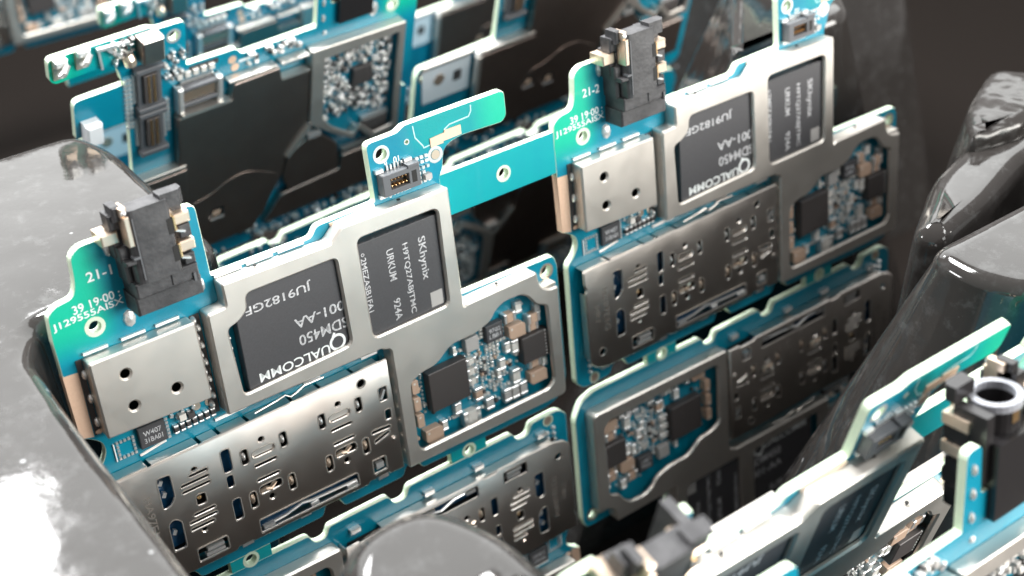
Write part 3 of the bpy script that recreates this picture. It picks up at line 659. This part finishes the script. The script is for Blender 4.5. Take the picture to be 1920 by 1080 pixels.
# ------------------------------------------------------------------ panels that show their other side
def back_board():
    """board turned round: same outline, back face towards -h"""
    mb = MB(); mb.prism(rnd(OUT, .03, 3), HB, HP, 'solder_mask', 'board_edge', HOLES, back='solder_mask')
    e = HB - .004
    mb.ring(5.92, -1.52, .115, .17, e, HB, 'solder', 16); mb.ring(.35, -.42, .105, .175, e, HB, 'board_edge'); mb.ring(9.19, 2.05, .12, .2, e, HB, 'contact_metal')
    for u, v_ in ((4.56, -.59 + .16), (4.50, -.22)): mb.cyl(u, v_, .10, e - .004, HB, 'bare_copper')
    mb.box(4.9, -.62, 5.6, -.50, e, HB, 'chip_brown'); mb.box(4.0, -.36, 4.4, -.30, e, HB, 'white_ink')
    for k in range(3): mb.blob(2.25, -1.5 + .4 * k, HB, .05, .10, -.06, 'solder')
    mb.blob(.9, -.5, HB, .14, .2, -.07, 'solder'); mb.blob(2.2, -.3, HB, .06, .06, -.05, 'solder')
    o = mb.data('circuit_board'); return o
def bx(mb, u0, v0, u1, v1, d0, d1, m_, ch=0.):
    """box on the back face, d measured outwards from it"""
    n = len(mb.v); mb.prism(rect(u0, v0, u1, v1), d0, d1, m_, ch=ch)
    mb.v[n:] = [(x, y, HB - z) for x, y, z in mb.v[n:]]
def bp(mb, pts, d0, d1, m_, holes=(), ch=0., side=None):
    n = len(mb.v); mb.prism(pts, d0, d1, m_, side, holes, ch)
    mb.v[n:] = [(x, y, HB - z) for x, y, z in mb.v[n:]]
BK = {}
def back_parts():
    if BK: return BK
    mb = MB()
    S1 = rnd([(6.04, .42), (4.72, .42), (4.66, .04), (3.50, .02), (3.46, .34), (2.74, .36), (2.74, 1.92), (3.30, 2.58), (3.42, 3.10), (4.2, 4.4), (6.04, 4.4)], .05, 3)
    bp(mb, S1, .02, .24, 'dark_shield', ch=.02)
    bp(mb, rnd([(5.95, 2.95), (5.3, 2.85, .3), (4.9, 2.62, .3), (4.35, 2.55, .3), (3.50, 3.02, .2), (4.0, 4.2), (5.95, 4.2)], .3, 5), .24, .252, 'dark_shield', ch=.004)
    for u0, u1, v0 in ((3.58, 4.78, -.08), (2.76, 3.46, -.08), (2.74, 3.46, .33), (4.74, 6.0, .40)): bx(mb, u0, v0, u1, v0 + .04, .02, .27, 'nickel_silver')
    n = len(mb.v)
    for a, b_ in (((2.74, 1.95), (3.28, 2.56)),): mb.line([a, b_], .12, .22, .30, 'nickel_silver')
    mb.v[n:] = [(x, y, HB - z) for x, y, z in mb.v[n:]]
    for u, v_ in ((5.72, 3.15), (5.0, 3.3)): bx(mb, u, v_, u + .32, v_ + .24, .268, .272, 'painted_hole_shade'); bx(mb, u + .1, v_ + .04, u + .3, v_ + .2, .269, .275, 'cap_tan'); bx(mb, u + .02, v_ + .26, u + .36, v_ + .30, .27, .30, 'solder')
    BK['shield_cover'] = mb.data('shield_cover')
    mb = MB()
    outer = rnd([(2.70, -.12), (.12, -.06), (.14, 3.05), (.9, 3.06), (1.3, 2.6), (1.45, 2.85), (2.1, 2.4), (2.70, 1.9)], .05, 3)
    win = rnd([(2.34, .20), (.30, .18), (.32, 2.84), (.86, 2.88), (1.28, 2.42), (1.48, 2.66), (2.05, 2.25), (2.34, 1.9)], .05, 2)
    bp(mb, outer, .24, .28, 'nickel_silver', [win], .016); bp(mb, offs(outer, .006), .01, .24, 'nickel_silver', [offs(outer, .04)])
    BK['shield_frame'] = mb.data('shield_frame')
    mb = MB(); bp(mb, rnd([(3.24, 2.62), (2.5, 2.2), (1.85, 2.85), (1.8, 3.6), (3.2, 3.7), (3.4, 3.2)], .12, 3), .02, .22, 'dark_shield', ch=.02); bx(mb, 2.4, 2.2, 2.75, 2.32, .1, .30, 'solder')
    bx(mb, .4, 3.1, 1.7, 3.2, .1, .2, 'nickel_silver'); bp(mb, rnd([(3.4, 3.75), (1.75, 3.68), (1.7, 3.3), (.1, 3.3), (.1, 4.45), (3.9, 4.45)], .08, 3), .02, .20, 'dark_shield', ch=.02)
    BK['cover_plate'] = mb.data('cover_plate')
    mb = MB(); bx(mb, 6.31, -1.86, 6.79, -1.30, .01, .36, 'dark_shield', .03); bx(mb, 6.33, -1.84, 6.77, -1.83, .3, .37, 'nickel_silver')
    BK['vibration_motor'] = mb.data('vibration_motor')
    mb = MB(); bx(mb, 6.30, -1.06, 6.86, -.08, .01, .12, 'plastic_grey', .02); bx(mb, 6.42, -.92, 6.74, -.22, .12, .20, 'chip_brown', .01)
    for s_ in (-1.10, -.13, .02, 1.0): bx(mb, 6.26, s_, 6.90, s_ + .12, .02, .22, 'plastic_grey', .02)
    for k in range(15):
        for u in (6.52, 6.64): bx(mb, u - .02, -.90 + .045 * k, u + .02, -.875 + .045 * k, .2, .225, 'gold')
        bx(mb, 6.82, -.92 + .048 * k, 6.92, -.895 + .048 * k, .0, .05, 'solder')
    bx(mb, 6.30, .06, 6.86, 1.04, .01, .12, 'plastic_grey', .02); bx(mb, 6.42, .2, 6.74, .9, .12, .20, 'chip_brown', .01)
    for k in range(15):
        for u in (6.52, 6.64): bx(mb, u - .02, .22 + .045 * k, u + .02, .245 + .045 * k, .2, .225, 'gold')
        bx(mb, 6.82, .2 + .048 * k, 6.92, .225 + .048 * k, .0, .05, 'solder'); bx(mb, 6.22, .2 + .048 * k, 6.30, .225 + .048 * k, .0, .05, 'solder')
    BK['ribbon_connector'] = mb.data('ribbon_connector')
    mb = MB(); bx(mb, 4.95, -.30, 5.95, .36, .01, .06, 'chip_brown')
    for v_ in (-.28, .12): bx(mb, 5.0, v_, 5.9, v_ + .10, .02, .22, 'plastic_grey', .02)
    for u in (4.92, 5.86): bx(mb, u, -.3, u + .14, .34, .02, .24, 'solder', .03)
    for k in range(16):
        bx(mb, 5.08 + .05 * k, -.16, 5.105 + .05 * k, .10, .05, .16, 'contact_metal'); bx(mb, 5.06 + .05 * k, -.37, 5.085 + .05 * k, -.29, .0, .06, 'solder')
    bx(mb, 4.95, .33, 5.95, .38, .02, .30, 'nickel_silver')
    BK['charging_connector'] = mb.data('charging_connector')
    mb = MB()
    bx(mb, -.13, -.30, .13, .20, 0, .05, 'contact_metal'); bx(mb, -.13, -.30, .13, -.16, .05, .20, 'solder', .02)
    n = len(mb.v); mb.tube([(-.1, -.2, .2), (0, -.1, .27), (.08, -.02, .22)], .07, 'solder'); mb.v[n:] = [(x, y, HB - z) for x, y, z in mb.v[n:]]
    BK['spring_clip'] = mb.data('spring_clip')
    mb = MB(); n = len(mb.v)
    mb.tube([(7.02, -1.48, .1), (7.0, -1.42, .14), (6.98, -1.30, .14)], .13, 'contact_metal', 10); mb.line([(7.62, -1.84), (7.0, -1.80)], .07, .05, .12, 'solder'); mb.line([(7.4, -1.76), (7.1, -1.5)], .06, .05, .12, 'solder'); mb.line([(7.6, -1.80), (7.55, -1.35)], .05, .03, .08, 'solder')
    mb.v[n:] = [(x, y, HB - z) for x, y, z in mb.v[n:]]
    BK['antenna_contact'] = mb.data('antenna_contact')
    mb = MB(); r = random.Random(9)
    def put(u, v_, s_):
        w, l = r.uniform(.05, .13) * s_, r.uniform(.05, .13) * s_
        bx(mb, u - w / 2, v_ - l / 2, u + w / 2, v_ + l / 2, 0, r.uniform(.05, .14), r.choice(('solder', 'solder', 'cap_white', 'solder', 'cap_grey', 'cap_dark')), .01)
    for k in range(420):
        u, v_ = r.uniform(.38, 2.28), r.uniform(.25, 2.35)
        if .86 < u < 1.5 and .84 < v_ < 1.5 or 1.05 < u < 2.15 and v_ > 2.1 or 1.85 < u and 1.4 < v_ < 1.7 and r.random() < .6: continue
        put(u, v_, 1)
    bx(mb, .92, .92, 1.44, 1.42, .0, .14, 'chip_brown', .01); bx(mb, .36, 2.46, 1.10, 2.56, .02, .12, 'solder'); bx(mb, .36, 2.58, 1.08, 3.0, .02, .14, 'chip_brown', .02)
    for k in range(11):
        for d in (0, .09): bx(mb, 6.95 + d, -.86 + .118 * k, 7.02 + d, -.80 + .118 * k, 0, .06, 'solder')
        if k < 8: bx(mb, 6.12, -.05 + .11 * k, 6.2, .01 + .11 * k, 0, .06, 'solder')
    for k in range(5): bx(mb, 5.02 + .19 * k, -.56, 5.15 + .19 * k, -.42, 0, .07, 'cap_white', .01)
    for k in range(26): put(r.uniform(5.75, 6.2), r.uniform(-1.2, -.55), .7)
    for k in range(40): put(r.uniform(6.85, 7.3), r.uniform(-1.86, -1.35), .7)
    for k in range(30): put(r.uniform(2.85, 4.2), r.uniform(-.48, -.2), .8)
    for k in range(7): bx(mb, 2.2 + .3 * k, 4.78, 2.32 + .3 * k, 4.88, 0, .08, 'solder')
    for k in range(60): put(r.uniform(.4, 8.8), r.uniform(4.5, 4.95), 1.2)
    BK['small_parts'] = mb.data('small_parts')
    mb = MB(); bp(mb, [(9.3, 1.9), (9.2, 2.9), (7.75, 2.9), (7.8, 1.86)], .0, .03, 'label_white'); n = len(mb.v)
    mb.cyl(8.75, 2.28, .16, .03, .05, 'contact_metal'); mb.v[n:] = [(x, y, HB - z) for x, y, z in mb.v[n:]]
    bx(mb, 8.05, 2.2, 8.3, 2.5, .03, .04, 'cap_dark'); BK['paper_label'] = mb.data('paper_label')
    mb = MB()
    for u0, u1, d in ((7.8, 9.3, .1), (5.9, 7.6, .26)): bx(mb, u0, 1.72, u1, 1.80, .0, d, 'nickel_silver', .01)
    bx(mb, 7.3, 1.80, 7.7, 2.0, .02, .2, 'solder', .02)
    BK['edge_strip'] = mb.data('edge_strip')
    mb = MB(); bx(mb, 5.9, 1.85, 7.6, 4.4, .24, .262, 'dark_shield', .01); bx(mb, 7.6, 1.9, 7.72, 4.3, .1, .25, 'nickel_silver')
    BK['rear_cover'] = mb.data('rear_cover')
    return BK
def fill_back(bo):
    K = back_parts()
    for nm, me in K.items():
        if nm == 'spring_clip':
            for u, v_ in ((8.43, -1.62), (7.95, -1.70)):
                o = bpy.data.objects.new(nm, me); S.collection.objects.link(o); o.parent = bo; o.location = (u, -v_, 0)
            continue
        o = bpy.data.objects.new(nm, me); S.collection.objects.link(o); o.parent = bo
        if nm == 'small_parts': o['kind'] = 'stuff'
    o = bpy.data.objects.new('headphone_jack', DEEP); S.collection.objects.link(o); o.parent = bo
BACK = back_board(); DEEP = jack_mesh(True)
def back_panel(mw, cells, label):
    p = tag(empty('circuit_board_panel', mw), label, 'circuit board', GR)
    for u, v_, rz in cells:
        bo = bpy.data.objects.new('circuit_board', BACK); S.collection.objects.link(bo); bo.parent = p; bo.location = (u, -v_, 0); bo.rotation_euler[2] = rz
        fill_back(bo)
    return p
BM = [[-.99888, 0, -.04725], [-.04617, -.21349, .97585], [-.01009, .97695, .21325]]
pb = back_panel(frame(BM, (11.2858, 8.4622, .0191)), [(0, 0, 0), (-10, 0, 0), (9.03, 10.33, PI), (-1.0, 10.33, PI)], 'blurred panel turned back to front behind the sharp one, with brown shields and ribbon connectors')
mb = MB(); mb.prism(rnd([(7.06, -.74), (8.2, -.72, .15), (8.22, .2, .02), (7.06, .2)], .02, 3), HB + .003, HP - .003, 'solder_mask', 'board_edge'); bx(mb, 7.75, -.2, 8.1, .3, .0, .3, 'label_white', .04); mb.build('breakaway_rail', pb)
pc = back_panel(frame(BM, (15.3258, 16.1548, -2.7282)), [(0, 0, 0), (-10, 0, 0)], 'farthest panel at the top edge, mostly hidden by the brown shielded one')
mb = MB(); mb.prism(rect(7.06, -.74, 9.64, .1), HB + .003, HP - .003, 'joint_mask', 'board_edge'); mb.build('breakaway_rail', pc)
pd = back_panel(frame([[-1, 0, 0], [0, .13917, .99027], [0, .99027, -.13917]], (10.45, -10.2217, -.8767)), [(0, 0, 0)], 'nearest panel at the bottom right corner, its jack socket opening upwards')

for bo in near.children:                                    # the covers on the back of the nearer panel
    if bo.name.startswith('circuit_board'):
        for nm in ('shield_cover', 'cover_plate', 'rear_cover', 'edge_strip'):
            o = bpy.data.objects.new(nm, BK[nm]); S.collection.objects.link(o); o.parent = bo
bpy.context.view_layer.update()
